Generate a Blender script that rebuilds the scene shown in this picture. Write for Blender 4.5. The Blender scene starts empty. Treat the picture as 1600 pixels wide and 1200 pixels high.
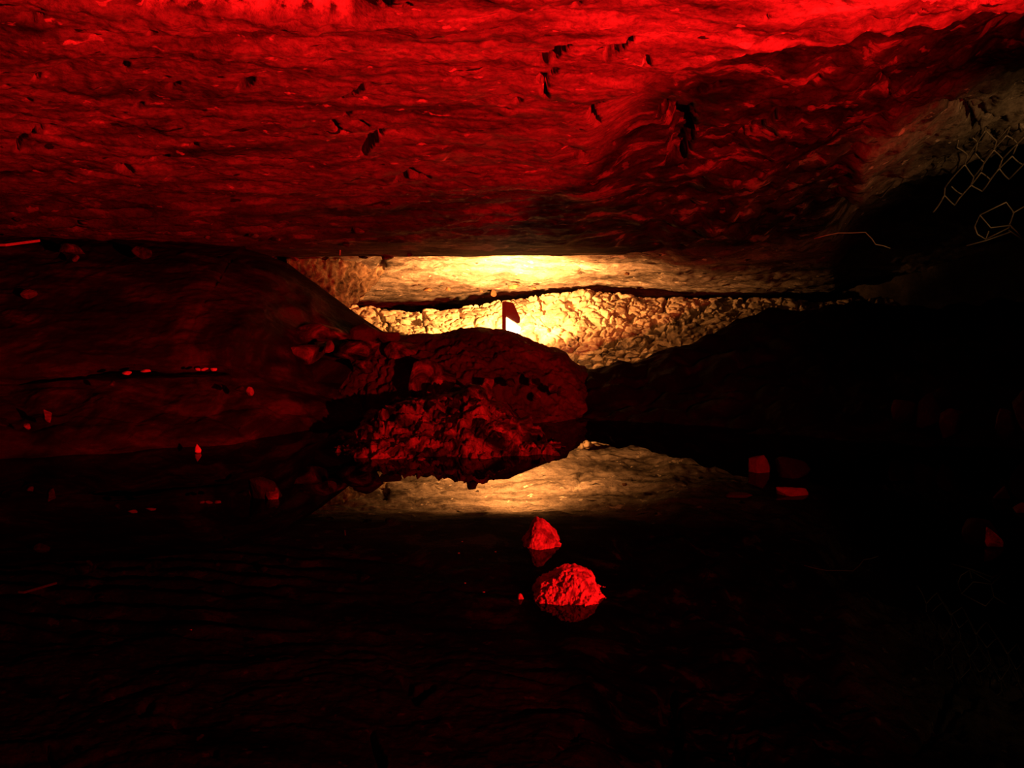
import bpy, bmesh, math, random
import numpy as np
from mathutils import Vector, Matrix

SC = bpy.context.scene
COL = SC.collection
rng = np.random.default_rng(7)
random.seed(7)

# ------------------------------------------------------------------ camera model
F = 1690.0                      # focal length in pixels of the 1600x1200 frame
PITCH = math.radians(6.5)
H = 0.8                         # eye height above the water (water level is z = 0)
cp, sp = math.cos(PITCH), math.sin(PITCH)

def ray(px, py):
    dx = (px - 800.0) / F
    dy = (600.0 - py) / F
    return np.array([dx, cp + dy * sp, -sp + dy * cp])

def at(px, py, Y):
    d = ray(px, py)
    t = Y / d[1]
    return np.array([d[0] * t, Y, H + d[2] * t])

def on_z(px, py, z=0.0):
    d = ray(px, py)
    t = (z - H) / d[2]
    return np.array([d[0] * t, d[1] * t, z])

def proj(X, Y, Z):
    z = Z - H
    dep = Y * cp - z * sp
    dep = np.where(dep < 0.05, 0.05, dep)
    up = Y * sp + z * cp
    return 800 + F * X / dep, 600 - F * up / dep

# ------------------------------------------------------------------ noise
_perm = rng.permutation(256)
_perm = np.concatenate([_perm, _perm, _perm])
_g = rng.normal(size=(256, 3))
_g /= np.linalg.norm(_g, axis=1)[:, None]

def perlin(P):
    i = np.floor(P).astype(np.int64)
    f = P - i
    u = f * f * f * (f * (f * 6 - 15) + 10)
    i &= 255
    def cor(a, b, c):
        h = _perm[_perm[_perm[(i[:, 0] + a) & 255] + ((i[:, 1] + b) & 255)] + ((i[:, 2] + c) & 255)]
        g = _g[h]
        return g[:, 0] * (f[:, 0] - a) + g[:, 1] * (f[:, 1] - b) + g[:, 2] * (f[:, 2] - c)
    def mix(a, b, t): return a + (b - a) * t
    x00 = mix(cor(0, 0, 0), cor(1, 0, 0), u[:, 0]); x10 = mix(cor(0, 1, 0), cor(1, 1, 0), u[:, 0])
    x01 = mix(cor(0, 0, 1), cor(1, 0, 1), u[:, 0]); x11 = mix(cor(0, 1, 1), cor(1, 1, 1), u[:, 0])
    return mix(mix(x00, x10, u[:, 1]), mix(x01, x11, u[:, 1]), u[:, 2]) * 1.6

def fbm(P, octaves=5, gain=0.5, lac=2.03, ridged=False):
    P = np.asarray(P, dtype=float)
    out = np.zeros(len(P)); a = 1.0; n = 0.0
    for o in range(octaves):
        v = perlin(P + 17.3 * o)
        if ridged: v = 1.0 - 2.0 * np.abs(v)
        out += a * v; n += a
        a *= gain; P = P * lac
    return out / n

def worley(P):
    """distance to the nearest and second nearest random cell point"""
    i = np.floor(P).astype(np.int64)
    d1 = np.full(len(P), 9.0); d2 = np.full(len(P), 9.0)
    for a in (-1, 0, 1):
        for b in (-1, 0, 1):
            for c in (-1, 0, 1):
                j = i + np.array([a, b, c])
                k = j & 255
                h = _perm[_perm[_perm[k[:, 0]] + k[:, 1]] + k[:, 2]]
                q = j + 0.5 + 0.42 * _g[h]
                d = np.linalg.norm(P - q, axis=1)
                m = d < d1
                d2 = np.where(m, d1, np.minimum(d2, d)); d1 = np.where(m, d, d1)
    return d1, d2

def sstep(a, b, x):
    t = np.clip((x - a) / (b - a), 0, 1)
    return t * t * (3 - 2 * t)

def seg_dist(px, py, pts, ratio=1.0):
    """distance (in the given plane) to a polyline, with the position along it"""
    best = np.full(px.shape, 1e9); par = np.zeros(px.shape)
    n = len(pts) - 1
    for k in range(n):
        ax, ay = pts[k]; bx, by = pts[k + 1]
        vx, vy = bx - ax, (by - ay) * ratio
        t = np.clip(((px - ax) * vx + (py - ay) * ratio * vy) / (vx * vx + vy * vy + 1e-9), 0, 1)
        d = np.hypot(px - ax - t * vx, (py - ay) * ratio - t * vy)
        m = d < best
        best = np.where(m, d, best); par = np.where(m, (k + t) / n, par)
    return best, par

# ------------------------------------------------------------------ object helpers
def link(name, me, mat, parent=None, smooth=True):
    if mat: me.materials.append(mat)
    if smooth:
        me.polygons.foreach_set('use_smooth', [True] * len(me.polygons))
    o = bpy.data.objects.new(name, me)
    COL.objects.link(o)
    if parent: o.parent = parent
    return o

def tag(o, label, cat, group=None):
    o['label'] = label; o['category'] = cat
    if group: o['group'] = group
    return o

def grid_mesh(name, V, nu, nv, flip=False):
    """V: (nu*nv,3) vertex array, index = iu*nv + iv"""
    a = (np.arange(nu - 1)[:, None] * nv + np.arange(nv - 1)[None, :]).ravel()
    quads = np.stack([a, a + nv, a + nv + 1, a + 1], axis=1)
    if flip: quads = quads[:, ::-1]
    me = bpy.data.meshes.new(name)
    me.vertices.add(len(V)); me.vertices.foreach_set('co', np.asarray(V, dtype=np.float32).ravel())
    me.loops.add(quads.size); me.loops.foreach_set('vertex_index', quads.ravel().astype(np.int32))
    me.polygons.add(len(quads))
    me.polygons.foreach_set('loop_start', (np.arange(len(quads)) * 4).astype(np.int32))
    me.polygons.foreach_set('loop_total', np.full(len(quads), 4, dtype=np.int32))
    me.update(calc_edges=True); me.validate()
    return me

def grid_normals(V, nu, nv):
    G = V.reshape(nu, nv, 3)
    N = np.cross(np.gradient(G, axis=0), np.gradient(G, axis=1))
    N /= np.linalg.norm(N, axis=2)[:, :, None] + 1e-12
    return N.reshape(-1, 3)

# ------------------------------------------------------------------ materials
def nodes_of(name):
    m = bpy.data.materials.new(name); m.use_nodes = True
    nt = m.node_tree
    for n in list(nt.nodes): nt.nodes.remove(n)
    out = nt.nodes.new('ShaderNodeOutputMaterial')
    b = nt.nodes.new('ShaderNodeBsdfPrincipled')
    nt.links.new(b.outputs['BSDF'], out.inputs['Surface'])
    return m, nt, b

def noise(nt, vec, scale, detail=6, rough=0.6, dist=0.0):
    n = nt.nodes.new('ShaderNodeTexNoise')
    n.inputs['Scale'].default_value = scale; n.inputs['Detail'].default_value = detail
    n.inputs['Roughness'].default_value = rough; n.inputs['Distortion'].default_value = dist
    nt.links.new(vec, n.inputs['Vector'])
    return n.outputs['Fac']

def ramp(nt, fac, stops):
    r = nt.nodes.new('ShaderNodeValToRGB')
    el = r.color_ramp.elements
    while len(el) < len(stops): el.new(0.5)
    for e, (p, c) in zip(el, stops):
        e.position = p; e.color = (c[0], c[1], c[2], 1)
    nt.links.new(fac, r.inputs['Fac'])
    return r.outputs['Color']

def mapping(nt, vec, scale=(1, 1, 1), rot=(0, 0, 0)):
    m = nt.nodes.new('ShaderNodeMapping')
    m.inputs['Scale'].default_value = scale; m.inputs['Rotation'].default_value = rot
    nt.links.new(vec, m.inputs['Vector'])
    return m.outputs['Vector']

def mixcol(nt, fac, a, b, mode='MIX'):
    m = nt.nodes.new('ShaderNodeMix'); m.data_type = 'RGBA'; m.blend_type = mode
    if isinstance(fac, (int, float)): m.inputs['Factor'].default_value = fac
    else: nt.links.new(fac, m.inputs['Factor'])
    for s, v in ((6, a), (7, b)):
        if isinstance(v, tuple): m.inputs[s].default_value = (*v, 1)
        else: nt.links.new(v, m.inputs[s])
    return m.outputs[2]

def bump(nt, b, height, strength, dist, prev=None):
    n = nt.nodes.new('ShaderNodeBump')
    n.inputs['Strength'].default_value = strength; n.inputs['Distance'].default_value = dist
    nt.links.new(height, n.inputs['Height'])
    if prev: nt.links.new(prev, n.inputs['Normal'])
    nt.links.new(n.outputs['Normal'], b.inputs['Normal'])
    return n.outputs['Normal']

def rock_material(name, stops, scale=3.0, stretch=(1, 1, 1), rot=(0, 0, 0), rough=0.85, bumps=(0.5, 0.02),
                  fine=40.0, spec=0.08, spots=None, obj_coords=True, dist=0.6, detail=8):
    m, nt, b = nodes_of(name)
    tc = nt.nodes.new('ShaderNodeTexCoord')
    if obj_coords:
        oi = nt.nodes.new('ShaderNodeObjectInfo')
        add = nt.nodes.new('ShaderNodeVectorMath'); add.operation = 'ADD'
        mul = nt.nodes.new('ShaderNodeVectorMath'); mul.operation = 'SCALE'; mul.inputs['Scale'].default_value = 13.0
        comb = nt.nodes.new('ShaderNodeCombineXYZ')
        for s in ('X', 'Y', 'Z'): nt.links.new(oi.outputs['Random'], comb.inputs[s])
        nt.links.new(comb.outputs[0], mul.inputs[0])
        nt.links.new(tc.outputs['Object'], add.inputs[0]); nt.links.new(mul.outputs[0], add.inputs[1])
        vec0 = add.outputs[0]
    else:
        vec0 = tc.outputs['Object']
    vec = mapping(nt, vec0, stretch, rot)
    f1 = noise(nt, vec, scale, detail, 0.62, dist)
    col = ramp(nt, f1, stops)
    f2 = noise(nt, vec, fine, 4, 0.7)
    grain = ramp(nt, f2, [(0.30, (0.55, 0.55, 0.55)), (0.65, (1.0, 1.0, 1.0))])
    col = mixcol(nt, 0.8, col, grain, 'MULTIPLY')
    if spots:
        f3 = noise(nt, vec, spots[0], 3, 0.5)
        msk = ramp(nt, f3, [(spots[1], (0, 0, 0)), (spots[1] + 0.05, (1, 1, 1))])
        col = mixcol(nt, msk, col, spots[2])
    nt.links.new(col, b.inputs['Base Color'])
    b.inputs['Roughness'].default_value = rough
    b.inputs['Specular IOR Level'].default_value = spec
    n1 = bump(nt, b, f1, bumps[0], bumps[1])
    bump(nt, b, f2, bumps[0], bumps[1] * 0.25, n1)
    return m

def ceiling_material():
    m, nt, b = nodes_of('ceiling_rock')
    tc = nt.nodes.new('ShaderNodeTexCoord')
    v = mapping(nt, tc.outputs['Object'], (0.8, 2.4, 1.6), (0, 0, math.radians(10)))
    f1 = noise(nt, v, 1.1, 9, 0.64, 2.2)
    light = ramp(nt, f1, [(0.33, (0.06, 0.055, 0.05)), (0.43, (0.19, 0.175, 0.16)), (0.52, (0.32, 0.30, 0.28)), (0.61, (0.40, 0.37, 0.35)), (0.69, (0.74, 0.70, 0.65))])
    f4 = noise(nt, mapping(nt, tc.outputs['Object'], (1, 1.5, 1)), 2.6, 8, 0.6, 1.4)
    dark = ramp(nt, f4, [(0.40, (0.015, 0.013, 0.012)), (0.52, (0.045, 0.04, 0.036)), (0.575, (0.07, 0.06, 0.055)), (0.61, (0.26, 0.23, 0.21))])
    at_ = nt.nodes.new('ShaderNodeAttribute'); at_.attribute_name = 'dark_rock_falloff'  # mixes in the dark ramp: blotched rock and painted fading of red light
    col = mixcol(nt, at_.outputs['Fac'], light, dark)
    f2 = noise(nt, mapping(nt, tc.outputs['Object'], (1, 2.6, 1), (0, 0, math.radians(12))), 9, 7, 0.68, 0.8)
    col = mixcol(nt, 0.85, col, ramp(nt, f2, [(0.34, (0.30, 0.29, 0.28)), (0.47, (0.82, 0.82, 0.82)), (0.62, (1, 1, 1))]), 'MULTIPLY')
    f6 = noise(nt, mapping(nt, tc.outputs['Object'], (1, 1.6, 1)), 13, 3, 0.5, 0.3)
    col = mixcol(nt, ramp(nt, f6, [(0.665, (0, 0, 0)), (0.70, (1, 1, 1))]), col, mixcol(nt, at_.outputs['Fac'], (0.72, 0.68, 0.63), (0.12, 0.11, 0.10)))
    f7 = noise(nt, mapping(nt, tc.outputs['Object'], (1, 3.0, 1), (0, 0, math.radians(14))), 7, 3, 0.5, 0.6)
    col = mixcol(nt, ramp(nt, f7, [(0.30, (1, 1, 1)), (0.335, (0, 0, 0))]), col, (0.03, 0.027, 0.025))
    ac = nt.nodes.new('ShaderNodeAttribute'); ac.attribute_name = 'lit_step_face'  # patchy pale colour that paints the lamp's light onto the step face
    f5 = noise(nt, tc.outputs['Object'], 16, 7, 0.7)
    pale = ramp(nt, f5, [(0.42, (0.06, 0.055, 0.05)), (0.47, (0.42, 0.39, 0.36)), (0.56, (0.70, 0.66, 0.61)), (0.7, (0.85, 0.80, 0.75))])
    col = mixcol(nt, ac.outputs['Fac'], col, pale)
    f3 = noise(nt, tc.outputs['Object'], 70, 4, 0.7)
    col = mixcol(nt, 0.8, col, ramp(nt, f3, [(0.32, (0.45, 0.45, 0.45)), (0.55, (1, 1, 1))]), 'MULTIPLY')
    nt.links.new(col, b.inputs['Base Color'])
    b.inputs['Roughness'].default_value = 0.7; b.inputs['Specular IOR Level'].default_value = 0.04
    n1 = bump(nt, b, f2, 0.5, 0.02)
    bump(nt, b, f3, 0.5, 0.006, n1)
    return m
M_ceil = ceiling_material()
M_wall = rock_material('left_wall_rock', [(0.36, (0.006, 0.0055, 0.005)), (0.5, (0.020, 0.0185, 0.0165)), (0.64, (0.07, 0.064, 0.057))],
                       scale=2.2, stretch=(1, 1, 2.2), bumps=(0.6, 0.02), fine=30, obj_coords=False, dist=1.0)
M_bank = rock_material('bank_rubble', [(0.32, (0.10, 0.085, 0.07)), (0.46, (0.40, 0.34, 0.26)), (0.6, (0.62, 0.55, 0.43)), (0.7, (0.72, 0.64, 0.5))],
                       scale=6, bumps=(0.8, 0.02), fine=60, obj_coords=False)
M_stone = rock_material('rubble_stone', [(0.3, (0.26, 0.22, 0.16)), (0.5, (0.52, 0.45, 0.35)), (0.7, (0.74, 0.66, 0.53))],
                        scale=9, bumps=(0.6, 0.008), fine=90)
M_boulder = rock_material('boulder_rock', [(0.38, (0.006, 0.005, 0.005)), (0.47, (0.05, 0.045, 0.042)), (0.56, (0.16, 0.145, 0.135)), (0.70, (0.42, 0.39, 0.36))],
                          scale=7, bumps=(0.9, 0.02), fine=70, dist=1.2)
M_dark = rock_material('dark_rock', [(0.3, (0.02, 0.018, 0.016)), (0.5, (0.06, 0.055, 0.05)), (0.7, (0.14, 0.125, 0.11))],
                       scale=4, bumps=(0.8, 0.02), fine=50)
M_black = rock_material('black_shore_rock', [(0.3, (0.003, 0.003, 0.003)), (0.55, (0.008, 0.0075, 0.007)), (0.7, (0.03, 0.027, 0.025))], scale=4, bumps=(0.8, 0.02), fine=50)  # near-black; doubles as shade colour for the base slab and stone bodies
M_pale = rock_material('pale_rock', [(0.36, (0.07, 0.06, 0.06)), (0.48, (0.24, 0.22, 0.21)), (0.7, (0.36, 0.33, 0.31))],
                       scale=22, bumps=(1.0, 0.014), fine=120, spec=0.35)
M_flake = rock_material('flake_stone', [(0.3, (0.55, 0.5, 0.47)), (0.7, (0.8, 0.75, 0.7))], scale=10, bumps=(0.3, 0.003), fine=90)

def plain(name, col, rough=0.5, metal=0.0, emit=None, estr=0.0):
    m, nt, b = nodes_of(name)
    tc = nt.nodes.new('ShaderNodeTexCoord')
    f = noise(nt, tc.outputs['Object'], 60, 3, 0.6)
    c = ramp(nt, f, [(0.3, tuple(x * 0.75 for x in col)), (0.7, col)])
    nt.links.new(c, b.inputs['Base Color'])
    b.inputs['Roughness'].default_value = rough; b.inputs['Metallic'].default_value = metal
    if emit:
        b.inputs['Emission Color'].default_value = (*emit, 1); b.inputs['Emission Strength'].default_value = estr
    return m

M_wire = plain('galvanised_wire', (0.62, 0.60, 0.52), 0.45, 0.3)
M_housing = plain('lamp_housing_metal', (0.22, 0.15, 0.09), 0.6, 0.2)
M_glass = plain('lamp_glass_lit', (0.9, 0.85, 0.7), 0.4, 0.0, (1.0, 0.86, 0.6), 9.0)

# water: still black mirror
def water_material():
    m, nt, b = nodes_of('still_black_water')
    b.inputs['Base Color'].default_value = (0.0002, 0.00018, 0.00016, 1)
    b.inputs['Roughness'].default_value = 0.0
    b.inputs['IOR'].default_value = 1.095
    tc = nt.nodes.new('ShaderNodeTexCoord')
    f = noise(nt, mapping(nt, tc.outputs['Object'], (1, 0.35, 1)), 3.0, 2, 0.5)
    bump(nt, b, f, 0.02, 0.01)
    return m
M_water = water_material()

# ------------------------------------------------------------------ CEILING
BROW = 6.65
SLOPE = 0.18
def ceil_base(X, Y):
    z = 0.82 + SLOPE * (BROW - Y)
    z = z + 0.42 * sstep(1.0, 2.7, X) * sstep(7.9, 5.9, Y)
    return z

def ceil_hit(px, py):
    d = ray(px, py); lo, hi = 0.5, 12.0
    for _ in range(60):
        m = 0.5 * (lo + hi); t = m / d[1]
        if H + d[2] * t < ceil_base(np.array(d[0] * t), np.array(m)): lo = m
        else: hi = m
    t = hi / d[1]
    return np.array([d[0] * t, hi, H + d[2] * t])

PITS = [
    ([(1478, 205), (1500, 208), (1528, 220), (1552, 236)], 5, 0.12), ([(1470, 204), (1570, 206)], 3, 0.08),
    ([(899, 433), (906, 436), (910, 441), (915, 442)], 2.0, 0.03), ([(585, 444), (594, 430), (600, 428)], 5, 0.05), ([(700, 425), (705, 424)], 2, 0.02),  # hollows and cracks in the roof: polyline, half width, depth, taper
    ([(840, 110), (862, 98), (872, 92), (888, 77)], 7, 0.16),
    ([(944, 98), (960, 88), (985, 73)], 6, 0.16),
    ([(842, 132), (852, 128)], 5, 0.10), ([(853, 133), (851, 143), (855, 155)], 4, 0.10), ([(860, 126), (868, 119)], 3.5, 0.10),
    ([(937, 164), (932, 174), (920, 184), (934, 206)], 6, 0.12),
    ([(566, 246), (576, 236), (592, 216), (594, 222)], 6, 0.12),
    ([(374, 148), (392, 138)], 5, 0.12), ([(262, 150), (278, 148)], 4, 0.10), ([(258, 134), (264, 131)], 4, 0.08),
    ([(194, 115), (198, 108)], 4, 0.10), ([(234, 62), (240, 60)], 4, 0.08), ([(36, 40), (64, 41)], 6, 0.1),
    ([(212, 178), (222, 176)], 3, 0.08), ([(26, 236), (34, 226), (52, 217), (78, 210)], 3.5, 0.1),
    ([(532, 166), (554, 155), (570, 143), (582, 139)], 3.5, 0.10), ([(540, 192), (546, 185)], 3, 0.08),
    ([(518, 200), (534, 210), (544, 213)], 3, 0.08), ([(552, 199), (574, 202)], 3, 0.08),
    ([(1040, 226), (1062, 232), (1068, 262), (1054, 290)], 20, 0.16),
    ([(1140, 276), (1175, 258), (1225, 235)], 5, 0.12),
    ([(1425, 46), (1438, 47)], 6, 0.12), ([(1528, 16), (1545, 10)], 5, 0.1), ([(1450, 17), (1460, 18)], 4, 0.1),
    ([(1008, 100), (1014, 106), (1012, 96)], 3.5, 0.08), ([(1370, 180), (1390, 196)], 5, 0.06),
    ([(900, 245), (912, 250)], 4, 0.08), ([(620, 288), (640, 276), (668, 283)], 5, 0.08),
    ([(805, 165), (812, 163)], 4, 0.08), ([(632, 10), (640, 9)], 5, 0.08), ([(590, 2), (606, 6)], 8, 0.14),
    ([(8, 142), (12, 140)], 4, 0.08), ([(40, 164), (46, 166)], 4, 0.08), ([(300, 232), (308, 234)], 3, 0.08),
    ([(240, 256), (262, 250)], 3, 0.08), ([(185, 262), (205, 268)], 5, 0.08), ([(55, 132), (62, 130)], 4, 0.08),
    ([(1240, 130), (1250, 136)], 5, 0.08), ([(1196, 40), (1200, 38)], 4, 0.08), ([(1330, 60), (1400, 52)], 3.5, 0.08),
    ([(895, 24), (905, 22)], 3, 0.06), ([(935, 20), (944, 17)], 3, 0.06), ([(1080, 190), (1120, 182)], 4, 0.08),
]
def make_ceiling():
    nu, nv = 760, 760
    ty = np.linspace(0, 1, nv)
    Ys = -1.6 + (9.4 + 1.6) * ty
    # finer rows across the part of the roof that dips towards the water
    Ys = np.interp(ty, [0, 0.08, 0.62, 0.9, 1.0], [-1.6, 2.0, 5.2, 8.0, 9.6])
    U = np.linspace(-1, 1, nu)
    X = U[:, None] * (0.60 * np.maximum(Ys, 1.8) + 0.9)[None, :]
    Y = np.broadcast_to(Ys[None, :], X.shape).copy()
    X = X.ravel(); Y = Y.ravel()
    Z = ceil_base(X, Y)
    px, py = proj(X, Y, Z)
    P = np.stack([X, Y, np.zeros_like(X)], 1)
    near = sstep(6.7, 6.0, Y)
    calm = 1 - 0.85 * np.exp(-((Y - 6.55) / 0.35) ** 2) * (1 - sstep(0.5, 1.1, X))
    # warped bedding folds, elongated along the roof
    W = P.copy()
    W[:, 0] += 0.35 * fbm(P * 0.8 + 3.1, 3); W[:, 1] += 0.35 * fbm(P * 0.8 + 9.7, 3)
    A = W * np.array([0.9, 2.2, 1.0])
    d = 0.050 * fbm(A * 0.9, 3) + 0.030 * fbm(A * 2.2 + 5, 4, ridged=True) + 0.012 * fbm(W * 9 + 2, 4)
    d += 0.007 * fbm(P * 30, 3)
    # blistered, broken zone towards the right where the roof lifts
    rz = sstep(0.25, 1.1, X - 0.12 * (5 - Y)) * sstep(7.4, 6.4, Y)
    d += rz * (0.09 * fbm(P * 1.9 + 11, 4) + 0.05 * fbm(P * 5 + 4, 4, ridged=True))
    # left: thin stacked beds just above the wall
    lz = sstep(-0.6, -1.6, X) * sstep(5.0, 5.6, Y)
    d += lz * 0.022 * np.sin(46 * (Y + 0.12 * X + 0.08 * fbm(P * 2, 3)))
    d *= calm
    fz = sstep(6.8, 7.1, Y)
    d += fz * (0.018 * fbm(W * np.array([1.5, 4, 1]) + 41, 5, ridged=True) + 0.010 * fbm(P * 12 + 3, 4, ridged=True))
    Z = Z + d
    # step near the top of the view on the left: the far side hangs lower
    s = sstep(37, 6, py + 5 * perlin(np.stack([px * 0.03, py * 0, px * 0], 1))) * sstep(222, 240, px) * sstep(600, 520, px)
    Z += 0.30 * s
    # fold edge climbing to the upper right; beyond it the roof lifts
    line = np.interp(px, [560, 980, 1060, 1200, 1330, 1440, 1620], [300, 142, 112, 84, 66, 48, 20])
    below = sstep(0, 34, py - line + 4 * perlin(np.stack([px * 0.02, px * 0 + 3.3, px * 0], 1)))
    Z += 0.11 * below * sstep(900, 1010, px) * sstep(420, 230, py)
    # lip of the brow: beyond it the roof of the lamp-lit hollow starts a little higher
    lip = sstep(6.63, 6.74, Y + 0.03 * perlin(P * 4)) * (1 - sstep(0.75, 1.25, X)) * sstep(8.5, 7.2, Y)
    Z += 0.055 * lip
    # hanging slab by the wire mesh, turned towards the right
    qx, qy = px, py
    up = np.interp(qx, [1300, 1350, 1400, 1450, 1500, 1620], [310, 272, 232, 218, 200, 182])
    dn = np.interp(qx, [1300, 1330, 1400, 1480, 1540, 1620], [322, 320, 302, 282, 268, 240])
    inside = sstep(-30, 8, qy - up) * sstep(-3, 3, dn - qy) * sstep(1300, 1350, qx)
    Z -= inside * (0.05 + 0.05 * np.clip((1620 - qx) / 300, 0, 1))
    rec = sstep(0, 8, qy - dn) * sstep(1300, 1340, qx) * sstep(520, 400, qy)
    Z += 0.16 * rec
    for pts, w, dep in PITS:
        x0 = min(p[0] for p in pts) - 60; x1 = max(p[0] for p in pts) + 60
        y0 = min(p[1] for p in pts) - 60; y1 = max(p[1] for p in pts) + 60
        m = (px > x0) & (px < x1) & (py > y0) & (py < y1) & (Y > 1)
        if not m.any(): continue
        dd, t = seg_dist(px[m], py[m], pts)
        ww = w * (0.55 + 0.45 * np.sin(np.pi * np.clip(t * 0.9 + 0.05, 0, 1)))
        dd = dd + 0.45 * w * perlin(np.stack([px[m] * 0.11, py[m] * 0.11, px[m] * 0 + w], 1))
        Z[m] += 0.5 * dep * sstep(ww * 1.25, ww * 0.5, dd)
    V = np.stack([X, Y, Z], 1)
    me = grid_mesh('ceiling', V, nu, nv, flip=True)
    # dark blotched rock with painted red-light fall-off, at right and above the brow
    rock_falloff = sstep(-14, 40, py - np.interp(px, [500, 760, 900, 1000, 1090, 1200, 1330, 1440, 1620], [420, 360, 262, 190, 138, 104, 84, 66, 40])
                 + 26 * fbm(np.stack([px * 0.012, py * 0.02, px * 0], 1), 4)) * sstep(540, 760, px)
    rock_falloff = np.maximum(rock_falloff, 0.75 * sstep(255, 345, py + 30 * fbm(np.stack([px * 0.006, py * 0.03, px * 0 + 4], 1), 4)) * sstep(6.85, 6.7, Y))
    rock_falloff *= sstep(6.95, 6.7, Y) * (1 - inside) * sstep(1.0, 2.0, Y)
    lit_face = sstep(0.02, 0.12, s) * sstep(560, 520, px)  # step face painted paler, as if struck squarely by the red lamp
    a = me.attributes.new('lit_step_face', 'FLOAT', 'POINT'); a.data.foreach_set('value', lit_face.astype(np.float32))
    a = me.attributes.new('dark_rock_falloff', 'FLOAT', 'POINT'); a.data.foreach_set('value', rock_falloff.astype(np.float32))
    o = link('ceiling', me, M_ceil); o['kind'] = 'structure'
    return o
ceiling = make_ceiling()

# ------------------------------------------------------------------ FLOOR with the far bank and the right shore
RCREST = [(860, 660), (895, 606), (920, 575), (960, 571), (985, 570), (1030, 552), (1090, 532), (1150, 503), (1230, 485), (1320, 476), (1450, 482), (1600, 476), (1800, 470)]
_rc = np.array([at(x, y, 5.95 + 0.5 * sstep(880, 1300, np.array(float(x)))) for x, y in RCREST])
BCREST = [(470, 478), (560, 486), (640, 492), (700, 490), (785, 478), (860, 467), (915, 460), (1000, 472), (1100, 472), (1300, 476), (1600, 476)]
_bc = np.array([at(x, y, 8.0) for x, y in BCREST])

def bank_base(X, Y):
    """far bank of rubble behind the lamp"""
    zc = np.interp(X, _bc[:, 0], _bc[:, 2])
    t = np.clip((Y - 7.12) / (8.0 - 7.12), 0, 1)
    b = -0.02 + (zc + 0.02) * (0.25 * t + 0.75 * t ** 1.25)
    b = np.where(Y > 8.0, zc - 0.35 * (Y - 8.0), b)
    return np.where(Y < 7.12, -0.02 - 0.5 * (7.12 - Y), b)

def floor_base(X, Y):
    z = np.full_like(X, -0.35)
    # dark bank on the right, in front of the rubble
    rcz = np.interp(X, _rc[:, 0], _rc[:, 2], left=-0.4)
    foot = np.interp(X, [0.15, 0.9, 1.6, 2.6, 3.2], [5.3, 5.0, 4.45, 4.15, 3.6])
    yc = np.interp(X, _rc[:, 0], _rc[:, 1])
    tf = np.clip((Y - foot) / (yc - foot), 0, 1)
    r = -0.06 + (rcz + 0.06) * tf ** 1.35
    r = np.where(Y > yc, rcz - 0.75 * (Y - yc), r)
    r = np.where(Y < foot, -0.06 - 0.35 * (foot - Y), r)
    r = np.where(X < 0.12, -1, r)
    return np.maximum(z, r)

def warp3(P, f, k):
    return P + k * np.stack([fbm(P * f, 3), fbm(P * f + 7, 3), fbm(P * f + 15, 3)], 1)

def bank_detail(X, Y):
    P = np.stack([X, Y, np.zeros_like(X)], 1)
    d1, d2 = worley(warp3(P * np.array([4.5, 8.0, 1]), 0.5, 0.6))
    e1, e2 = worley(warp3(P * np.array([11.0, 20.0, 1]), 0.4, 0.6) + 31)
    c = 0.055 * (sstep(0.0, 0.12, d2 - d1) - 0.6) + 0.025 * (sstep(0.0, 0.16, e2 - e1) - 0.5)
    return c + 0.045 * fbm(P * 3.3 + 5, 5, ridged=True) + 0.012 * fbm(P * 18, 3)

def floor_detail(X, Y):
    P = np.stack([X, Y, np.zeros_like(X)], 1)
    d1, d2 = worley(warp3(P * 4.0, 0.6, 0.6))
    return 0.03 * (sstep(0, 0.4, d2 - d1) - 0.7) * sstep(4.2, 5.2, Y) + 0.05 * fbm(P * 2.6 + 5, 6, ridged=True) * sstep(4.0, 4.8, Y) + 0.02 * fbm(P * 5, 5)

def make_floor():
    Ys = np.interp(np.linspace(0, 1, 460), [0, 0.2, 0.85, 1], [-1.6, 4.0, 7.2, 9.6])
    U = np.linspace(-1, 1, 600)
    X = (U[:, None] * (0.52 * np.maximum(Ys, 2.5) + 0.6)[None, :]).ravel()
    Y = np.broadcast_to(Ys[None, :], (600, 460)).ravel().copy()
    Z = floor_base(X, Y) + floor_detail(X, Y)
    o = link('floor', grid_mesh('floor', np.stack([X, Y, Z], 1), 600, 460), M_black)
    o['kind'] = 'structure'
    Ys = np.linspace(6.7, 8.6, 420); Xs = np.linspace(-2.2, 3.2, 900)
    X = np.repeat(Xs, 420); Y = np.tile(Ys, 900)
    D = bank_detail(X, Y); Z = bank_base(X, Y) + 0.7 * D; Y = Y - 0.7 * D
    o = link('rubble_bank', grid_mesh('rubble_bank', np.stack([X, Y, Z], 1), 900, 420), M_bank)  # sloping bank of rubble behind the lamp, not a wall
    o['kind'] = 'structure'
make_floor()

# water sheet
bm = bmesh.new()
for x, y in ((-5.5, -1.6), (5.5, -1.6), (5.5, 8.6), (-5.5, 8.6)): bm.verts.new((x, y, 0))
bm.faces.new(bm.verts)
me = bpy.data.meshes.new('pool_water'); bm.to_mesh(me); bm.free()
water = link('pool_water', me, M_water, smooth=False); water['kind'] = 'structure'

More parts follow.
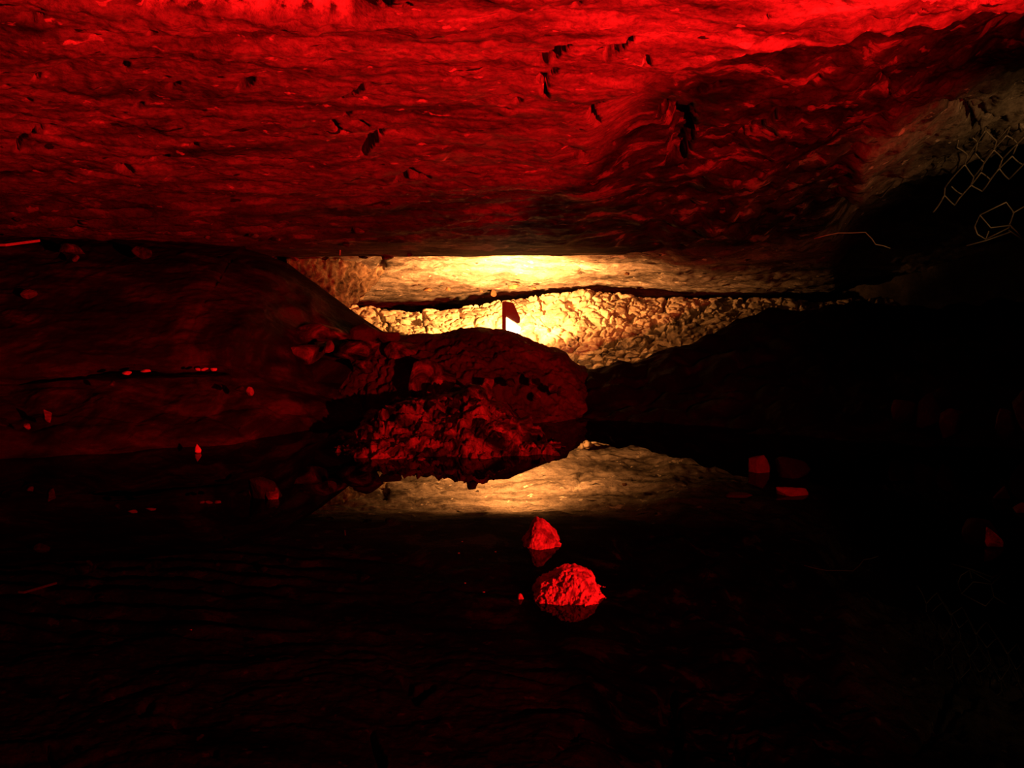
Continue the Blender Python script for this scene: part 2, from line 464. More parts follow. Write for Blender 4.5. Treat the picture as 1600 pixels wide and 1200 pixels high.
# ------------------------------------------------------------------ ridges of rock with a drawn crest
def ridge(name, crest, Yc, front, back, mat, nx=200, nv=140, amp=0.03, seed=0, fpow=1.6, base=-0.1, fine=0.01, cell=0.0, cellsize=6, fs=1.0):
    """a closed-topped hump: crest gives its skyline, front/back its extent towards and away from the viewer"""
    yc = Yc if isinstance(Yc, (list, tuple)) else [Yc] * len(crest)
    C = np.array([at(x, y, yy) for (x, y), yy in zip(crest, yc)])
    Xs = np.linspace(C[0, 0], C[-1, 0], nx)
    zc = np.interp(Xs, C[:, 0], C[:, 2]); yc = np.interp(Xs, C[:, 0], C[:, 1])
    v = np.linspace(-1, 1, nv)
    fr = np.interp(Xs, C[:, 0], front) if isinstance(front, (list, tuple)) else np.full(nx, front)
    prof = np.where(v < 0, 1 - np.abs(v) ** fpow, 1 - np.abs(v) ** 1.8)
    Y = yc[:, None] + np.where(v < 0, v[None, :] * fr[:, None], v[None, :] * back)
    Z = base + (zc[:, None] - base) * prof[None, :]
    X = np.broadcast_to(Xs[:, None], Y.shape)
    V = np.stack([X.ravel(), Y.ravel(), Z.ravel()], 1)
    N = grid_normals(V, nx, nv)
    env = np.clip(np.abs(v) * 4, 0.25, 1)[None, :].repeat(nx, 0).ravel()
    d = amp * fbm(V * 4 * fs + seed, 5) + amp * 0.7 * fbm(V * 9 * fs + seed + 3, 4, ridged=True) + fine * fbm(V * 30 * fs + seed, 4)
    if cell:
        d1, d2 = worley(V * cellsize + seed + 1.1 * np.stack([fbm(V * 6, 4), fbm(V * 6 + 4, 4), fbm(V * 6 + 8, 4)], 1))
        d += cell * (np.clip((d2 - d1) * 2.4, 0, 1) - 0.8)
    V = V + N * (d * env)[:, None]
    # close the sides and the underside with a rim pulled far below the water
    G = V.reshape(nx, nv, 3)
    G[:, 0, 2] = np.minimum(G[:, 0, 2], base - 0.15); G[:, -1, 2] = np.minimum(G[:, -1, 2], base - 0.15)
    G[0, :, 2] = np.minimum(G[0, :, 2], base - 0.15); G[-1, :, 2] = np.minimum(G[-1, :, 2], base - 0.15)
    ctr = G.reshape(-1, 3).mean(0)
    me = grid_mesh(name, G.reshape(-1, 3) - np.array([ctr[0], ctr[1], 0]), nx, nv)
    o = link(name, me, mat)
    o.location = (ctr[0], ctr[1], 0)
    return o

o = ridge('rock_mound', [(430, 585), (450, 562), (520, 540), (580, 528), (600, 527), (640, 524), (690, 521), (722, 515), (750, 513), (790, 517), (815, 526), (845, 537), (870, 545), (884, 551), (892, 562), (906, 574), (930, 585), (965, 600), (1000, 650)],
          6.0, [0.5, 0.5, 0.5, 0.5, 0.6, 0.7, 0.8, 0.85, 0.85, 0.85, 0.85, 0.8, 0.75, 0.7, 0.65, 0.6, 0.5, 0.4, 0.3], 0.55, M_dark, nx=420, nv=220, amp=0.045, seed=3, fpow=1.35, fine=0.012, cell=0.02, cellsize=5)
tag(o, 'long dark humped rock mound hiding the foot of the yellow-lit rubble bank', 'rock')

o = ridge('boulder', [(500, 722), (530, 700), (560, 682), (576, 655), (596, 646), (626, 628), (659, 624), (700, 617), (728, 611), (740, 607), (754, 611), (763, 627), (790, 642), (806, 660), (833, 682), (845, 697), (868, 706), (880, 722)],
          [4.6, 4.7, 4.8, 4.9, 4.95, 5, 5, 5, 5, 5, 5, 4.95, 4.9, 4.85, 4.7, 4.55, 4.45, 4.4], [0.25, 0.35, 0.45, 0.6, 0.65, 0.7, 0.7, 0.72, 0.72, 0.72, 0.72, 0.68, 0.64, 0.58, 0.42, 0.26, 0.15, 0.1],
          0.45, M_boulder, nx=420, nv=260, amp=0.06, seed=8, fpow=1.7, base=-0.05, fine=0.016, cell=0.022, cellsize=13)
tag(o, 'big craggy boulder glowing dull red in the middle of the water', 'boulder')

# ------------------------------------------------------------------ left wall and ledge
def make_left():
    # sloping upper mass: from an overhanging lip just above the ledge back to the roof
    nx, nv = 420, 260
    Xr = np.linspace(-3.9, -0.62, nx)
    lipY = np.interp(Xr, [-3.9, -2.5, -1.75, -1.35, -1.0, -0.62], [4.35, 4.75, 4.95, 5.1, 5.4, 5.9])
    lipZ = np.interp(Xr, [-3.9, -2.5, -1.75, -1.35, -1.15, -1.0, -0.62], [0.26, 0.275, 0.30, 0.30, 0.12, -0.06, -0.06])
    # skyline on the right, where the mass falls away in front of the lamp-lit hollow
    sk = np.array([at(x, y, 6.35) for x, y in [(380, 388), (420, 400), (450, 412), (490, 440), (530, 470), (560, 492), (590, 512), (625, 535)]])
    topZ = np.interp(Xr, sk[:, 0], sk[:, 2], left=1.05)
    topZ = np.where(Xr < sk[0, 0], np.interp(Xr, [-3.9, -2.4, sk[0, 0]], [1.02, 0.98, sk[0, 2] + 0.02]), topZ)
    topY = np.full(nx, 6.35)
    t = np.linspace(0, 1, nv)
    V = np.zeros((nx, nv, 3))
    for i in range(nx):
        ly, lz, ty, tz = lipY[i], lipZ[i], topY[i], topZ[i]
        kt = [0, 0.10, 0.16, 0.22, 0.40, 0.7, 0.86, 1.0]
        ky = [ly + 0.35, ly + 0.03, ly, ly + 0.05, ly + 0.25 * (ty - ly), ly + 0.68 * (ty - ly), ty, ty + 0.45]
        kz = [lz - 0.02, lz - 0.02, lz + 0.015, lz + 0.07, lz + 0.40 * (tz - lz), lz + 0.80 * (tz - lz), tz, tz - 0.1 if Xr[i] > sk[0, 0] else tz + 0.05]
        V[i, :, 0] = Xr[i]; V[i, :, 1] = np.interp(t, kt, ky); V[i, :, 2] = np.interp(t, kt, kz)
    V = V.reshape(-1, 3)
    N = grid_normals(V, nx, nv)
    B = V * np.array([1.0, 1.0, 3.0])
    d = 0.05 * fbm(V * 1.6 + 4, 5) + 0.022 * fbm(B * 3 + 8, 4, ridged=True) + 0.006 * fbm(V * 25, 3)
    tt = np.broadcast_to(t[None, :], (nx, nv)).ravel()
    edge = np.clip(np.abs(tt - 0.86) * 8, 0.15, 1)
    # crossing cracks
    cr, _ = worley(V * np.array([1.6, 1.2, 2.4]) + 2)
    V = V - N * (d * edge)[:, None] * -1
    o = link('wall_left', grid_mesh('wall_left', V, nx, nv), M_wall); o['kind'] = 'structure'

    # lower ledge: stepped foot between the water and the overhang
    nx, nv = 420, 160
    Xr = np.linspace(-3.9, -0.72, nx)
    wl = np.interp(Xr, [-3.9, -2.1, -1.9, -1.5, -1.2, -1.0, -0.72], [4.05, 4.28, 4.35, 4.55, 4.65, 5.0, 5.4])
    lip = np.interp(Xr, [-3.9, -2.5, -1.75, -1.35, -1.0, -0.72], [4.35, 4.75, 4.95, 5.1, 5.4, 5.8])
    tp = np.interp(Xr, [-3.9, -2.5, -1.75, -1.35, -1.0, -0.72], [0.22, 0.245, 0.27, 0.26, 0.12, -0.02])
    t = np.linspace(0, 1, nv)
    V = np.zeros((nx, nv, 3))
    for i in range(nx):
        kt = [0, 0.12, 0.3, 0.55, 0.75, 1.0]
        a, b = wl[i], lip[i]
        ky = [a - 0.15, a, a + 0.12, a + 0.55 * (b - a), b - 0.02, b + 0.5]
        kz = [-0.2, -0.01, 0.42 * tp[i], 0.72 * tp[i], tp[i], tp[i]]
        V[i, :, 0] = Xr[i]; V[i, :, 1] = np.interp(t, kt, ky); V[i, :, 2] = np.interp(t, kt, kz)
    V = V.reshape(-1, 3); N = grid_normals(V, nx, nv)
    d1, d2 = worley(V * np.array([3.2, 3.2, 8.0]) + 12)
    d = 0.05 * fbm(V * 3 + 1, 5) + 0.03 * (np.clip((d2 - d1) * 2, 0, 1) - 0.7) + 0.008 * fbm(V * 24, 3)
    tt = np.broadcast_to(t[None, :], (nx, nv)).ravel()
    d *= np.interp(tt, [0, 0.6, 0.75, 1], [1, 1, 0.3, 0.2])
    V = V + N * d[:, None]
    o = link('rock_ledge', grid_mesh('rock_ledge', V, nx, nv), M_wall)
    tag(o, 'low dark ledge of broken rock along the left waterline under the overhang', 'rock ledge')
make_left()

# right wall: unlit face that closes the chamber behind the wire mesh
def make_right():
    nx, nv = 160, 120
    pl = np.array([(4.4, -1.6), (4.1, 3.5), (3.7, 6.0), (3.3, 7.3), (2.6, 8.1), (1.9, 8.9)])
    s = np.linspace(0, 1, nx)
    L = np.linspace(0, 1, len(pl))
    X = np.interp(s, L, pl[:, 0]); Y = np.interp(s, L, pl[:, 1])
    z = np.linspace(-0.5, 2.6, nv)
    V = np.zeros((nx, nv, 3))
    V[:, :, 0] = X[:, None] + 0.25 * (z[None, :] - 0.4); V[:, :, 1] = Y[:, None]; V[:, :, 2] = z[None, :]
    top = np.minimum(V[:, :, 2], ceil_base(V[:, :, 0], V[:, :, 1]) + 0.2)
    V[:, :, 2] = top
    V = V.reshape(-1, 3)
    V[:, 0] += 0.12 * fbm(V * 1.5 + 20, 5) + 0.05 * fbm(V * 5, 4, ridged=True)
    o = link('wall_right', grid_mesh('wall_right', V, nx, nv, flip=True), M_dark); o['kind'] = 'structure'
make_right()

# ------------------------------------------------------------------ single rocks
def rock_mesh(name, seed, sx, sy, sz, sub=4, rough=0.22, cuts=15, flat=0.0):
    r = np.random.default_rng(seed)
    bm = bmesh.new(); bmesh.ops.create_icosphere(bm, subdivisions=sub, radius=1.0)
    co = np.array([v.co[:] for v in bm.verts])
    off = r.uniform(0, 50, 3)
    co *= (1 + rough * fbm(co * 1.2 + off, 3))[:, None]
    for _ in range(cuts):
        n = r.normal(size=3); n /= np.linalg.norm(n)
        c = r.uniform(0.42, 0.78)
        s = np.maximum(0, co @ n - c)
        co -= (s * 0.92)[:, None] * n
    co *= (1 + 0.06 * fbm(co * 4 + off, 4, ridged=True) + 0.025 * fbm(co * 12 + off, 3))[:, None]
    co /= np.abs(co).max(0)
    co *= np.array([sx, sy, sz])
    for v, c in zip(bm.verts, co): v.co = c
    me = bpy.data.meshes.new(name); bm.to_mesh(me); bm.free()
    return me

_seed = [100]
def rock(name, box, Y, mat, label, cat='rock', group=None, depth=0.8, seed=None, tilt=0.0, sub=4, sink=0.0, rough=0.2, yaw=None):
    """box: left, top, right, bottom of the visible stone; Y its distance; sink: share of it under water or ground"""
    _seed[0] += 1
    s = seed if seed is not None else _seed[0]
    x0, y0, x1, y1 = box
    a = at(x0, (y0 + y1) / 2, Y); b = at(x1, (y0 + y1) / 2, Y)
    t = at((x0 + x1) / 2, y0, Y); u = at((x0 + x1) / 2, y1, Y)
    w = (b[0] - a[0]) / 2; h = (t[2] - u[2]) / 2
    hh = h * (1 + sink)
    me = rock_mesh(name, s, w, w * depth, hh, sub=sub, rough=rough)
    o = link(name, me, mat)
    o.location = ((a[0] + b[0]) / 2, Y + w * depth * 0.6, t[2] - hh)
    o.rotation_euler = (0, tilt, 0)
    tag(o, label, cat, group)
    return o

# stones standing in the water
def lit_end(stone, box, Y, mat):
    """the lit end of a shaded stone, its light put into a paler colour"""
    e = rock('painted_lit_end', box, Y, mat, 'x', depth=0.8, sink=0.4)  # paler colour on this end stands in for the red lamp's light
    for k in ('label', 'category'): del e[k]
    e['label'] = 'red-lit end of the stone, light painted in as paler rock'
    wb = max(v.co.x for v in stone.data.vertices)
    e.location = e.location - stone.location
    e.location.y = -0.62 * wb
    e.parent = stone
def wY(y): return on_z(800, y)[1]
o = ridge('stone', [(812, 862), (820, 842), (828, 834), (832, 816), (839, 809), (846, 811), (858, 822), (867, 836), (872, 847), (878, 861)],
          wY(857) + 0.07, 0.085, 0.08, M_pale, nx=90, nv=70, amp=0.012, seed=31, fpow=1.5, base=-0.02, fine=0.003, fs=5)
tag(o, 'small pointed red-lit stone in the water, the farther of the central pair', 'stone')
o = ridge('stone', [(828, 952), (836, 926), (845, 909), (862, 899), (880, 890), (898, 887), (912, 889), (925, 899), (930, 920), (940, 931), (948, 935), (953, 950)],
          wY(945) + 0.09, 0.10, 0.10, M_pale, nx=150, nv=90, amp=0.015, seed=37, fpow=1.7, base=-0.02, fine=0.004, fs=5)
tag(o, 'broad red-lit stone standing in the water nearest to the viewer', 'stone')
rock('stone', (808, 924, 819, 936), wY(936), M_pale, 'tiny red chip in the water just left of the broad red stone', 'stone', depth=0.8, sink=0.6, seed=14, sub=3)
lit_end(rock('stone', (1505, 811, 1562, 851), wY(851), M_black, 'lone stone in the dark water at right with one red-lit edge', 'stone', depth=0.9, sink=0.5, seed=15), (1530, 822, 1562, 851), wY(850), M_pale)
rock('stone', (1168, 710, 1206, 738), wY(738), M_dark, 'small dull red stone at the dark waterline right of the golden reflection', 'stone', depth=0.8, sink=0.5, seed=16)
rock('stone', (1206, 716, 1272, 748), wY(746), M_black, 'brownish low stone beside the small dull red stone on the right shore', 'stone', depth=0.8, sink=0.5, seed=17)
rock('flat_stone', (1208, 759, 1266, 774), wY(774), M_dark, 'thin flat red sliver of stone awash right of the golden reflection', 'stone', depth=0.6, sink=0.8, seed=18)
lit_end(rock('stone', (383, 743, 437, 779), wY(779), M_black, 'dark stone in the left water with a red-lit right end', 'stone', depth=0.9, sink=0.5, seed=19), (411, 755, 437, 778), wY(778), M_boulder)
rock('stone', (303, 694, 314, 709), wY(708), M_flake, 'tiny bright red chip standing at the left waterline', 'stone', depth=0.8, sink=0.3, seed=20, sub=3)
rock('stone', (535, 677, 556, 697), 4.75, M_boulder, 'small red-lit stone at the dark left end of the big boulder', 'stone', depth=0.9, sink=0.5, seed=22, sub=3)
rock('stone', (1130, 770, 1180, 777), wY(777), M_black, 'barely awash dark stone left of the thin flat red sliver', 'stone', depth=0.6, sink=0.9, seed=23, sub=3)

# right shore, barely lit
for bx, Y, lab in (((1393, 618, 1432, 652), 4.75, 'dim reddish stone at the left end of the right shore heap'),
                   ((1430, 616, 1478, 660), 4.65, 'largest dim reddish stone in the right shore heap'),
                   ((1470, 640, 1512, 676), 4.5, 'dim stone at the lower right end of the right shore heap'),
                   ((1556, 634, 1592, 674), 4.3, 'upright reddish stone near the right edge, above the shore'),
                   ((1582, 605, 1650, 660), 4.6, 'tall dim red block cut by the right edge of the view'),
                   ((1552, 760, 1590, 792), 3.6, 'faint grey stone at the right waterline'),
                   ((1580, 780, 1640, 822), 3.4, 'faint grey block cut by the right edge at the waterline')):
    rock('shore_stone', bx, Y, M_dark, lab, 'stone', depth=0.8, sink=0.4, group='stones on the right shore')

# slabs piled between the left wall and the mound
for bx, Y, mat, lab, tl in (((446, 504, 548, 534), 5.75, M_boulder, 'long upper red-lit slab leaning on the left wall', -0.1),
                        ((538, 498, 596, 534), 5.75, M_dark, 'dark upright block with a crack beside the long upper slab', 0.0),
                        ((434, 537, 508, 562), 5.55, M_boulder, 'flat red-lit slab lowest at the left of the slab pile', 0.05),
                        ((506, 532, 522, 550), 5.5, M_boulder, 'small rounded red stone between the two lower slabs', 0.0),
                        ((518, 532, 600, 560), 5.6, M_boulder, 'dull red slab in the middle of the slab pile', -0.08),
                        ((552, 562, 584, 580), 5.5, M_boulder, 'small bright red wedge under the middle slab', 0.25),
                        ((586, 512, 624, 532), 5.85, M_dark, 'dark block at the left end of the humped mound', 0.1),
                        ((596, 533, 662, 566), 5.75, M_boulder, 'dull red block on the left shoulder of the humped mound', 0.15),
                        ((630, 552, 716, 624), 5.4, M_boulder, 'large dull red wedge of rock above the big boulder', 0.35),
                        ((448, 556, 560, 600), 5.6, M_black, 'base slab coloured black as shade under the slab pile above the black hollow', 0.0)):  # last slab: its near-black colour stands in for the boulder's shade
    rock('rock_slab', bx, Y, mat, lab, 'rock', depth=0.75, sink=0.35, tilt=tl, group='slabs piled by the left wall')
# bits on the face of the mound
for bx, lab in (((828, 586, 850, 602), 'red-lit chip upper left of the cluster on the mound face'), ((852, 596, 872, 610), 'brightest red chip in the middle of the mound face cluster'),
            ((868, 604, 888, 616), 'red chip at the right end of the mound face cluster'), ((790, 588, 806, 600), 'lone red chip left of the mound face cluster'),
            ((752, 590, 772, 604), 'dull chip on the mound face above the peak of the boulder'), ((832, 612, 848, 624), 'dull chip lowest on the mound face')):
    rock('rock_chip', bx, 5.35, M_boulder, lab, 'stone', depth=0.8, sink=0.4, sub=3, group='chips on the face of the mound')

# flat flakes catching the red light on the left ledge
for bx, Y, lab in (((189, 580, 208, 586), 4.72, 'leftmost and longest bright red flake under the overhang'), ((218, 577, 237, 582), 4.78, 'second bright red flake from the left under the overhang'),
               ((304, 575, 313, 580), 4.9, 'left one of the three small bright flakes under the overhang'), ((313, 574, 325, 580), 4.9, 'middle one of the three small bright flakes under the overhang'),
               ((328, 574, 339, 580), 4.9, 'right one of the three small bright flakes under the overhang')):
    rock('stone_flake', bx, Y, M_flake, lab, 'stone', depth=0.5, sub=3, group='bright flakes under the left overhang')
for bx, Y, lab in (((366, 603, 382, 614), 4.75, 'left one of two red-lit stones on the left ledge'), ((381, 604, 396, 622), 4.75, 'right one of two red-lit stones on the left ledge'),
               ((170, 594, 182, 606), 4.65, 'small red stone on the left ledge under the longest flake'), ((34, 662, 50, 672), 4.35, 'red pebble low on the left ledge'),
               ((-8, 652, 13, 668), 4.35, 'red stone cut by the left edge, low on the ledge'), ((64, 640, 80, 662), 4.4, 'dull upright stone low on the left ledge')):
    rock('ledge_stone', bx, Y, M_boulder, lab, 'stone', depth=0.7, sub=3, group='stones on the left ledge')

# things at the top of the left wall, under the roof
def box_strip(name, p, q, w, t, mat, label, cat):
    p = Vector(p); q = Vector(q); L = (q - p).length
    bm = bmesh.new(); bmesh.ops.create_cube(bm, size=1.0)
    for v in bm.verts: v.co = Vector((v.co.x * L, v.co.y * w, v.co.z * t))
    bmesh.ops.bevel(bm, geom=list(bm.edges), offset=t * 0.2, segments=2, affect='EDGES')
    me = bpy.data.meshes.new(name); bm.to_mesh(me); bm.free()
    o = link(name, me, mat, smooth=False)
    o.location = (p + q) / 2
    o.rotation_euler = (q - p).to_track_quat('X', 'Z').to_euler()
    return tag(o, label, cat)
box_strip('wooden_lath', at(4, 383, 5.35), at(58, 376, 5.6), 0.04, 0.012, M_flake, 'thin straight red-lit lath lying under the roof at the far left', 'lath')
for bx, Y, lab in (((84, 380, 128, 398), 5.7, 'flat red-lit stone on top of the left wall beside the thin lath'), ((110, 398, 124, 412), 5.65, 'small red stone hanging below the flat stone by the lath'),
               ((202, 384, 236, 406), 5.7, 'red-lit knob of rock on the left wall under the roof'),
               ((30, 452, 56, 468), 5.3, 'faint red stone on the left wall low under the lath'), ((120, 480, 162, 500), 5.3, 'ribbed red patch of stone on the left wall face')):
    rock('wall_stone', bx, Y, M_boulder, lab, 'stone', depth=0.5, sub=3, group='stones on the left wall')

# knobs under the roof
M_corner = rock_material('brown_wedge_rock', [(0.32, (0.03, 0.022, 0.016)), (0.48, (0.13, 0.098, 0.07)), (0.62, (0.26, 0.20, 0.14)), (0.74, (0.5, 0.40, 0.28))], scale=14, bumps=(0.8, 0.01), fine=90, dist=1.0)
M_cobble = rock_material('brown_cobble', [(0.3, (0.16, 0.09, 0.05)), (0.7, (0.30, 0.18, 0.10))], scale=12, bumps=(0.4, 0.004), fine=80)
def nodule(px, py, w, h, mat):
    c = ceil_hit(px, py); _seed[0] += 1
    s = c[1] / F
    me = rock_mesh('rock_knob', _seed[0], w * s / 2, w * s / 2, h * s / 2, sub=3)
    o = link('rock_knob', me, mat, ceiling); o.location = c
for px, py, w, h in ((210, 352, 22, 20), (130, 347, 18, 9), (28, 342, 20, 10), (295, 353, 16, 6), (323, 371, 12, 7), (560, 361, 18, 14), (430, 373, 20, 8), (540, 382, 14, 8), (395, 366, 18, 12),
                     (606, 402, 20, 10), (462, 404, 14, 8), (508, 404, 12, 6), (568, 402, 14, 5), (640, 398, 12, 7), (1232, 214, 12, 7)):
    nodule(px, py, w, h, M_boulder)
for px, py, w, h in ((771, 458, 10, 12), (803, 447, 20, 10), (700, 452, 8, 7), (752, 455, 6, 4), (835, 450, 10, 5), (668, 453, 14, 7), (980, 428, 10, 6)):
    nodule(px, py, w, h, M_cobble)

# ------------------------------------------------------------------ tubes
def tube_bm(bm, pts, r, n=6):
    rings = []
    P = [Vector(p) for p in pts]
    for i, p in enumerate(P):
        d = (P[min(i + 1, len(P) - 1)] - P[max(i - 1, 0)]).normalized()
        a = d.orthogonal().normalized() if i == 0 else (rings_a - d * rings_a.dot(d)).normalized()
        rings_a = a
        b = d.cross(a)
        rings.append([bm.verts.new(p + (a * math.cos(2 * math.pi * k / n) + b * math.sin(2 * math.pi * k / n)) * r) for k in range(n)])
    for q, s in zip(rings, rings[1:]):
        for k in range(n): bm.faces.new((q[k], q[(k + 1) % n], s[(k + 1) % n], s[k]))
    bm.faces.new(rings[0][::-1]); bm.faces.new(rings[-1])

def tube_obj(name, polylines, r, mat, parent=None):
    bm = bmesh.new()
    for pl in polylines: tube_bm(bm, pl, r)
    me = bpy.data.meshes.new(name); bm.to_mesh(me); bm.free()
    return link(name, me, mat, parent)

# sagging hexagonal wire mesh hanging at the right
def make_wire():
    # a torn sheet of hexagonal netting: lattice in its own plane, then draped
    O = at(1458, 338, 6.1)
    eu = at(1560, 290, 5.95) - O             # along the lower torn edge, up to the right
    ev = at(1475, 235, 5.75) - O             # up towards the roof
    lines = []
    def pt(u, v):
        s = 0.05 * math.sin(2.1 * u + 1.3 * v) + 0.03 * math.sin(4.7 * v + u)
        p = O + eu * u + ev * v
        return p + np.array([0.0, 1.0, -0.3]) * s + 0.006 * np.array([math.sin(9 * u + 5 * v), 0, math.cos(8 * u - 4 * v)])
    cu, cv = 0.41, 0.46                      # cell size in sheet units
    keep = lambda u, v: (-0.05 <= v <= 1.55 and u >= -0.05 + 0.10 * max(v, 0) and u <= 4.2)
    rows = 7
    def node(i, j, up):                      # honeycomb nodes
        u = (i + (0.5 if j % 2 else 0.0)) * cu
        v = j * cv * 0.75 + (0.125 * cv if up else -0.125 * cv)
        return u, v
    for j in range(rows):
        for i in range(-1, 11):
            a = node(i, j, False); b = node(i, j, True)
            # short twisted link
            if keep(*a) and keep(*b): lines.append((a, b))
            # slanting wires to the next row up
            for di in ((0, -1) if j % 2 == 0 else (0, 1)):
                c = node(i + di, j + 1, False)
                if keep(*b) and keep(*c): lines.append((b, c))
    # second torn flap lower right
    pls = []
    for a, b in lines:
        n = 5
        pls.append([pt(a[0] + (b[0] - a[0]) * k / n, a[1] + (b[1] - a[1]) * k / n) for k in range(n + 1)])
        if a[0] > 0.35 and a[1] < 1.3:       # the sheet is folded double away from its torn edge
            pls.append([pt(a[0] + 0.17 + (b[0] - a[0]) * k / n, a[1] + 0.11 + 0.9 * (b[1] - a[1]) * k / n) + np.array([0, 0.05, 0.0]) for k in range(n + 1)])
    O2 = at(1538, 376, 5.9)
    def q(px, py, Y=5.9): return at(px, py, Y)
    flap = [[(1523, 354), (1527, 366), (1540, 374), (1545, 361)], [(1523, 354), (1531, 336), (1548, 356), (1578, 352)], [(1540, 374), (1576, 356)],
            [(1576, 356), (1584, 332), (1605, 320)], [(1531, 336), (1572, 316), (1584, 332)], [(1578, 352), (1600, 374)], [(1576, 360), (1610, 382)],
            [(1510, 384), (1540, 376), (1580, 362)]]
    for fl in flap: pls.append([q(x, y, 5.85 + 0.0006 * (y - 330)) for x, y in fl])
    o = tube_obj('wire_mesh', pls, 0.0038, M_wire)
    tag(o, 'torn hexagonal wire netting sagging from the roof at the right edge', 'wire mesh')
    e = tube_obj('loose_wire', [[at(x, y, 6.0) for x, y in ((1272, 373), (1290, 368), (1310, 364), (1330, 364), (1352, 363), (1362, 373), (1368, 382), (1380, 384), (1391, 388))]], 0.003, M_wire)
    tag(e, 'single loose bent wire strand on the dark rock left of the wire netting', 'wire')
make_wire()

o = tube_obj('thin_rod', [[at(531, 384, 6.45), at(531.5, 392, 6.45), at(531, 399, 6.45)]], 0.004, M_flake)
tag(o, 'short thin red rod sticking down from the roof edge above the lit hollow', 'rod')

# ------------------------------------------------------------------ floodlight behind the mound
LY = 7.02
lamp_root = bpy.data.objects.new('floodlight', None); COL.objects.link(lamp_root)
lamp_root.location = at(795, 545, LY)
tag(lamp_root, 'glaring floodlight with dark housing and visor standing behind the humped mound', 'lamp')
def prism(name, pts, Y0, Y1, mat, parent):
    """a solid with a drawn outline facing the viewer and real depth"""
    bm = bmesh.new()
    a = [bm.verts.new(Vector(at(x, y, Y0)) - lamp_root.location) for x, y in pts]
    b = [bm.verts.new(Vector(at(x, y, Y0)) + Vector((0, Y1 - Y0, 0)) - lamp_root.location) for x, y in pts]
    n = len(pts)
    bm.faces.new(a); bm.faces.new(b[::-1])
    for k in range(n): bm.faces.new((a[k], b[k], b[(k + 1) % n], a[(k + 1) % n]))
    bmesh.ops.recalc_face_normals(bm, faces=bm.faces)
    bmesh.ops.bevel(bm, geom=list(bm.edges), offset=0.002, segments=1, affect='EDGES')
    me = bpy.data.meshes.new(name); bm.to_mesh(me); bm.free()
    return link(name, me, mat, parent, smooth=False)
prism('housing', [(784.5, 472), (791, 470), (791, 532), (784.5, 528)], LY, LY + 0.10, M_housing, lamp_root)
prism('lamp_glass', [(791, 496), (811, 510), (814, 512), (809, 531), (791, 524)], LY + 0.005, LY + 0.02, M_glass, lamp_root)
prism('visor', [(786, 470), (802, 473), (813, 497), (812, 505), (808, 506), (791, 495)], LY + 0.01, LY + 0.03, M_housing, lamp_root)
tube = tube_obj('stand', [[Vector(at(788, 528, LY + 0.05)) - lamp_root.location, Vector((-0.03, 0.05, -0.25))]], 0.012, M_housing, lamp_root)

# ------------------------------------------------------------------ rubble stones on the far bank
protos = [rock_mesh('rubble_stone', 500 + i, 1, 0.9, 0.8, sub=4, rough=0.35, cuts=14) for i in range(9)]
for p in protos:
    p.materials.append(M_stone)
r2 = np.random.default_rng(42)
pts = []
tries = 0
while len(pts) < 150 and tries < 6000:
    tries += 1
    px = r2.uniform(560, 1190); Yv = r2.uniform(7.2, 7.98)
    X = (px - 800) / F * Yv
    s = 0.018 + 0.075 * r2.random() ** 2.6
    if any((X - a) ** 2 + (Yv - b) ** 2 < (1.05 * (s + c)) ** 2 for a, b, c in pts): continue
    if abs(X - 0.02) < 0.09 and Yv < 7.3: continue
    pts.append((X, Yv, s))
P = np.array(pts)
zz = bank_base(P[:, 0], P[:, 1])
for (X, Yv, s), z in zip(pts, zz):
    me = protos[r2.integers(0, 9)]
    o = bpy.data.objects.new('rubble_stone', me); COL.objects.link(o)
    o.location = (X, Yv - 0.02, z + s * 0.05)
    o.scale = (s * r2.uniform(1.1, 2.2), s * 0.8, s * r2.uniform(0.55, 0.9))
    o.rotation_euler = (r2.uniform(0.2, 0.6), r2.uniform(-0.3, 0.3), r2.uniform(-0.5, 0.5))
    tag(o, 'angular pale stone in the yellow-lit rubble bank behind the lamp', 'stone', 'rubble stones on the lamp-lit bank')
# brown corner block at the left of the lit hollow
def corner():
    """rough wedge of brown rock hanging in the left corner of the hollow, its face turned towards the lamp"""
    n = 90
    U = np.linspace(450, 606, n)
    top = np.full(n, 404.0); bot = np.interp(U, [450, 500, 548, 562, 578, 592, 606], [500, 496, 484, 474, 455, 440, 424])
    V = []
    for u, t, b in zip(U, top, bot):
        Y = 6.86 + 0.5 * (u - 450) / 156
        for k in range(n):
            w = k / (n - 1)
            f = min(w / 0.8, 1.0)
            p = at(u, t + (b - t) * f, Y + 0.06 * f * f)
            if w > 0.8: p[1] += (w - 0.8) * 1.8; p[2] += (w - 0.8) * 0.35
            V.append(p)
    V = np.array(V); N = grid_normals(V, n, n)
    V += N * (0.03 * fbm(V * 9, 5, ridged=True) + 0.015 * fbm(V * 30 + 3, 4))[:, None]
    c = V.mean(0)
    o = link('corner_rock', grid_mesh('corner_rock', V - c, n, n), M_corner); o.location = c
    tag(o, 'brown rough wedge of rock in the left corner of the lamp-lit hollow', 'rock')
corner()

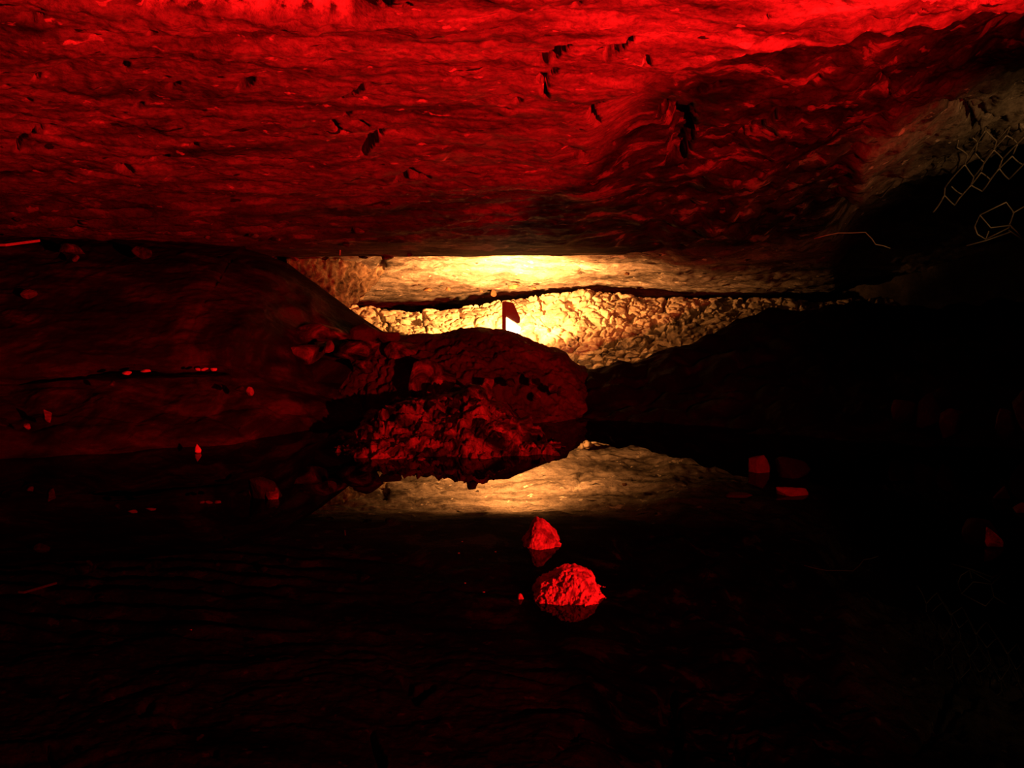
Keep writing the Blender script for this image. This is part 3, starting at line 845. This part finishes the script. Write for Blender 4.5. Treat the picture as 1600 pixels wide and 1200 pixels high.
# floating specks on the water
k = 0
for px, py in ((722, 846), (717, 864), (727, 911), (756, 925), (774, 862), (298, 984)):
    c = on_z(px, py, 0.001)
    me = rock_mesh('floating_flake', 900 + k, 0.003, 0.0018, 0.0008, sub=2); k += 1
    o = link('floating_flake', me, M_pale); o.location = c
    tag(o, 'speck of debris floating on the black water left of the central stones' if px > 500 else 'lone red speck floating on the black water at lower left', 'debris', 'specks on the water')

# ------------------------------------------------------------------ lights
def spot(name, loc, target, energy, col, angle, blend=0.4, radius=0.02):
    l = bpy.data.lights.new(name, 'SPOT'); l.energy = energy; l.color = col
    l.spot_size = math.radians(angle); l.spot_blend = blend; l.shadow_soft_size = radius
    o = bpy.data.objects.new(name, l); COL.objects.link(o)
    o.location = loc
    o.rotation_euler = (Vector(target) - Vector(loc)).to_track_quat('-Z', 'Y').to_euler()
    return o
RED = (1.0, 0.005, 0.005)
YEL = (1.0, 0.335, 0.075)
def aim(loc, az, el):
    """a point one metre from loc: azimuth in degrees to the right of straight ahead, elevation in degrees"""
    a, e = math.radians(az), math.radians(el)
    return Vector(loc) + Vector((math.sin(a) * math.cos(e), math.cos(a) * math.cos(e), math.sin(e)))
RL = (1.4, 1.35, 0.50)
spot('red_lamp', RL, aim(RL, -43, 22), 900, RED, 108, 0.7, 0.02)
YL = Vector(at(803, 503, LY + 0.15))
spot('yellow_lamp', YL, aim(YL, -7, 42), 380, YEL, 174, 0.7, 0.02)
spot('right_lamp', (3.35, 4.3, 1.0), (2.45, 5.2, 1.34), 18, (1.0, 0.42, 0.12), 58, 0.5, 0.02)

w = bpy.data.worlds.new('world'); SC.world = w; w.use_nodes = True
w.node_tree.nodes['Background'].inputs['Color'].default_value = (0, 0, 0, 1)

# ------------------------------------------------------------------ camera
cam = bpy.data.cameras.new('camera'); cam.sensor_width = 36.0; cam.lens = F / 1600 * 36.0
cam.clip_start = 0.02; cam.clip_end = 60
co = bpy.data.objects.new('camera', cam); COL.objects.link(co)
co.location = (0, 0, H); co.rotation_euler = (math.pi / 2 - PITCH, 0, 0)
SC.camera = co
vs = SC.view_settings
vs.view_transform = 'Standard'; vs.look = 'None'; vs.exposure = 0.0; vs.gamma = 1.0; vs.use_curve_mapping = False
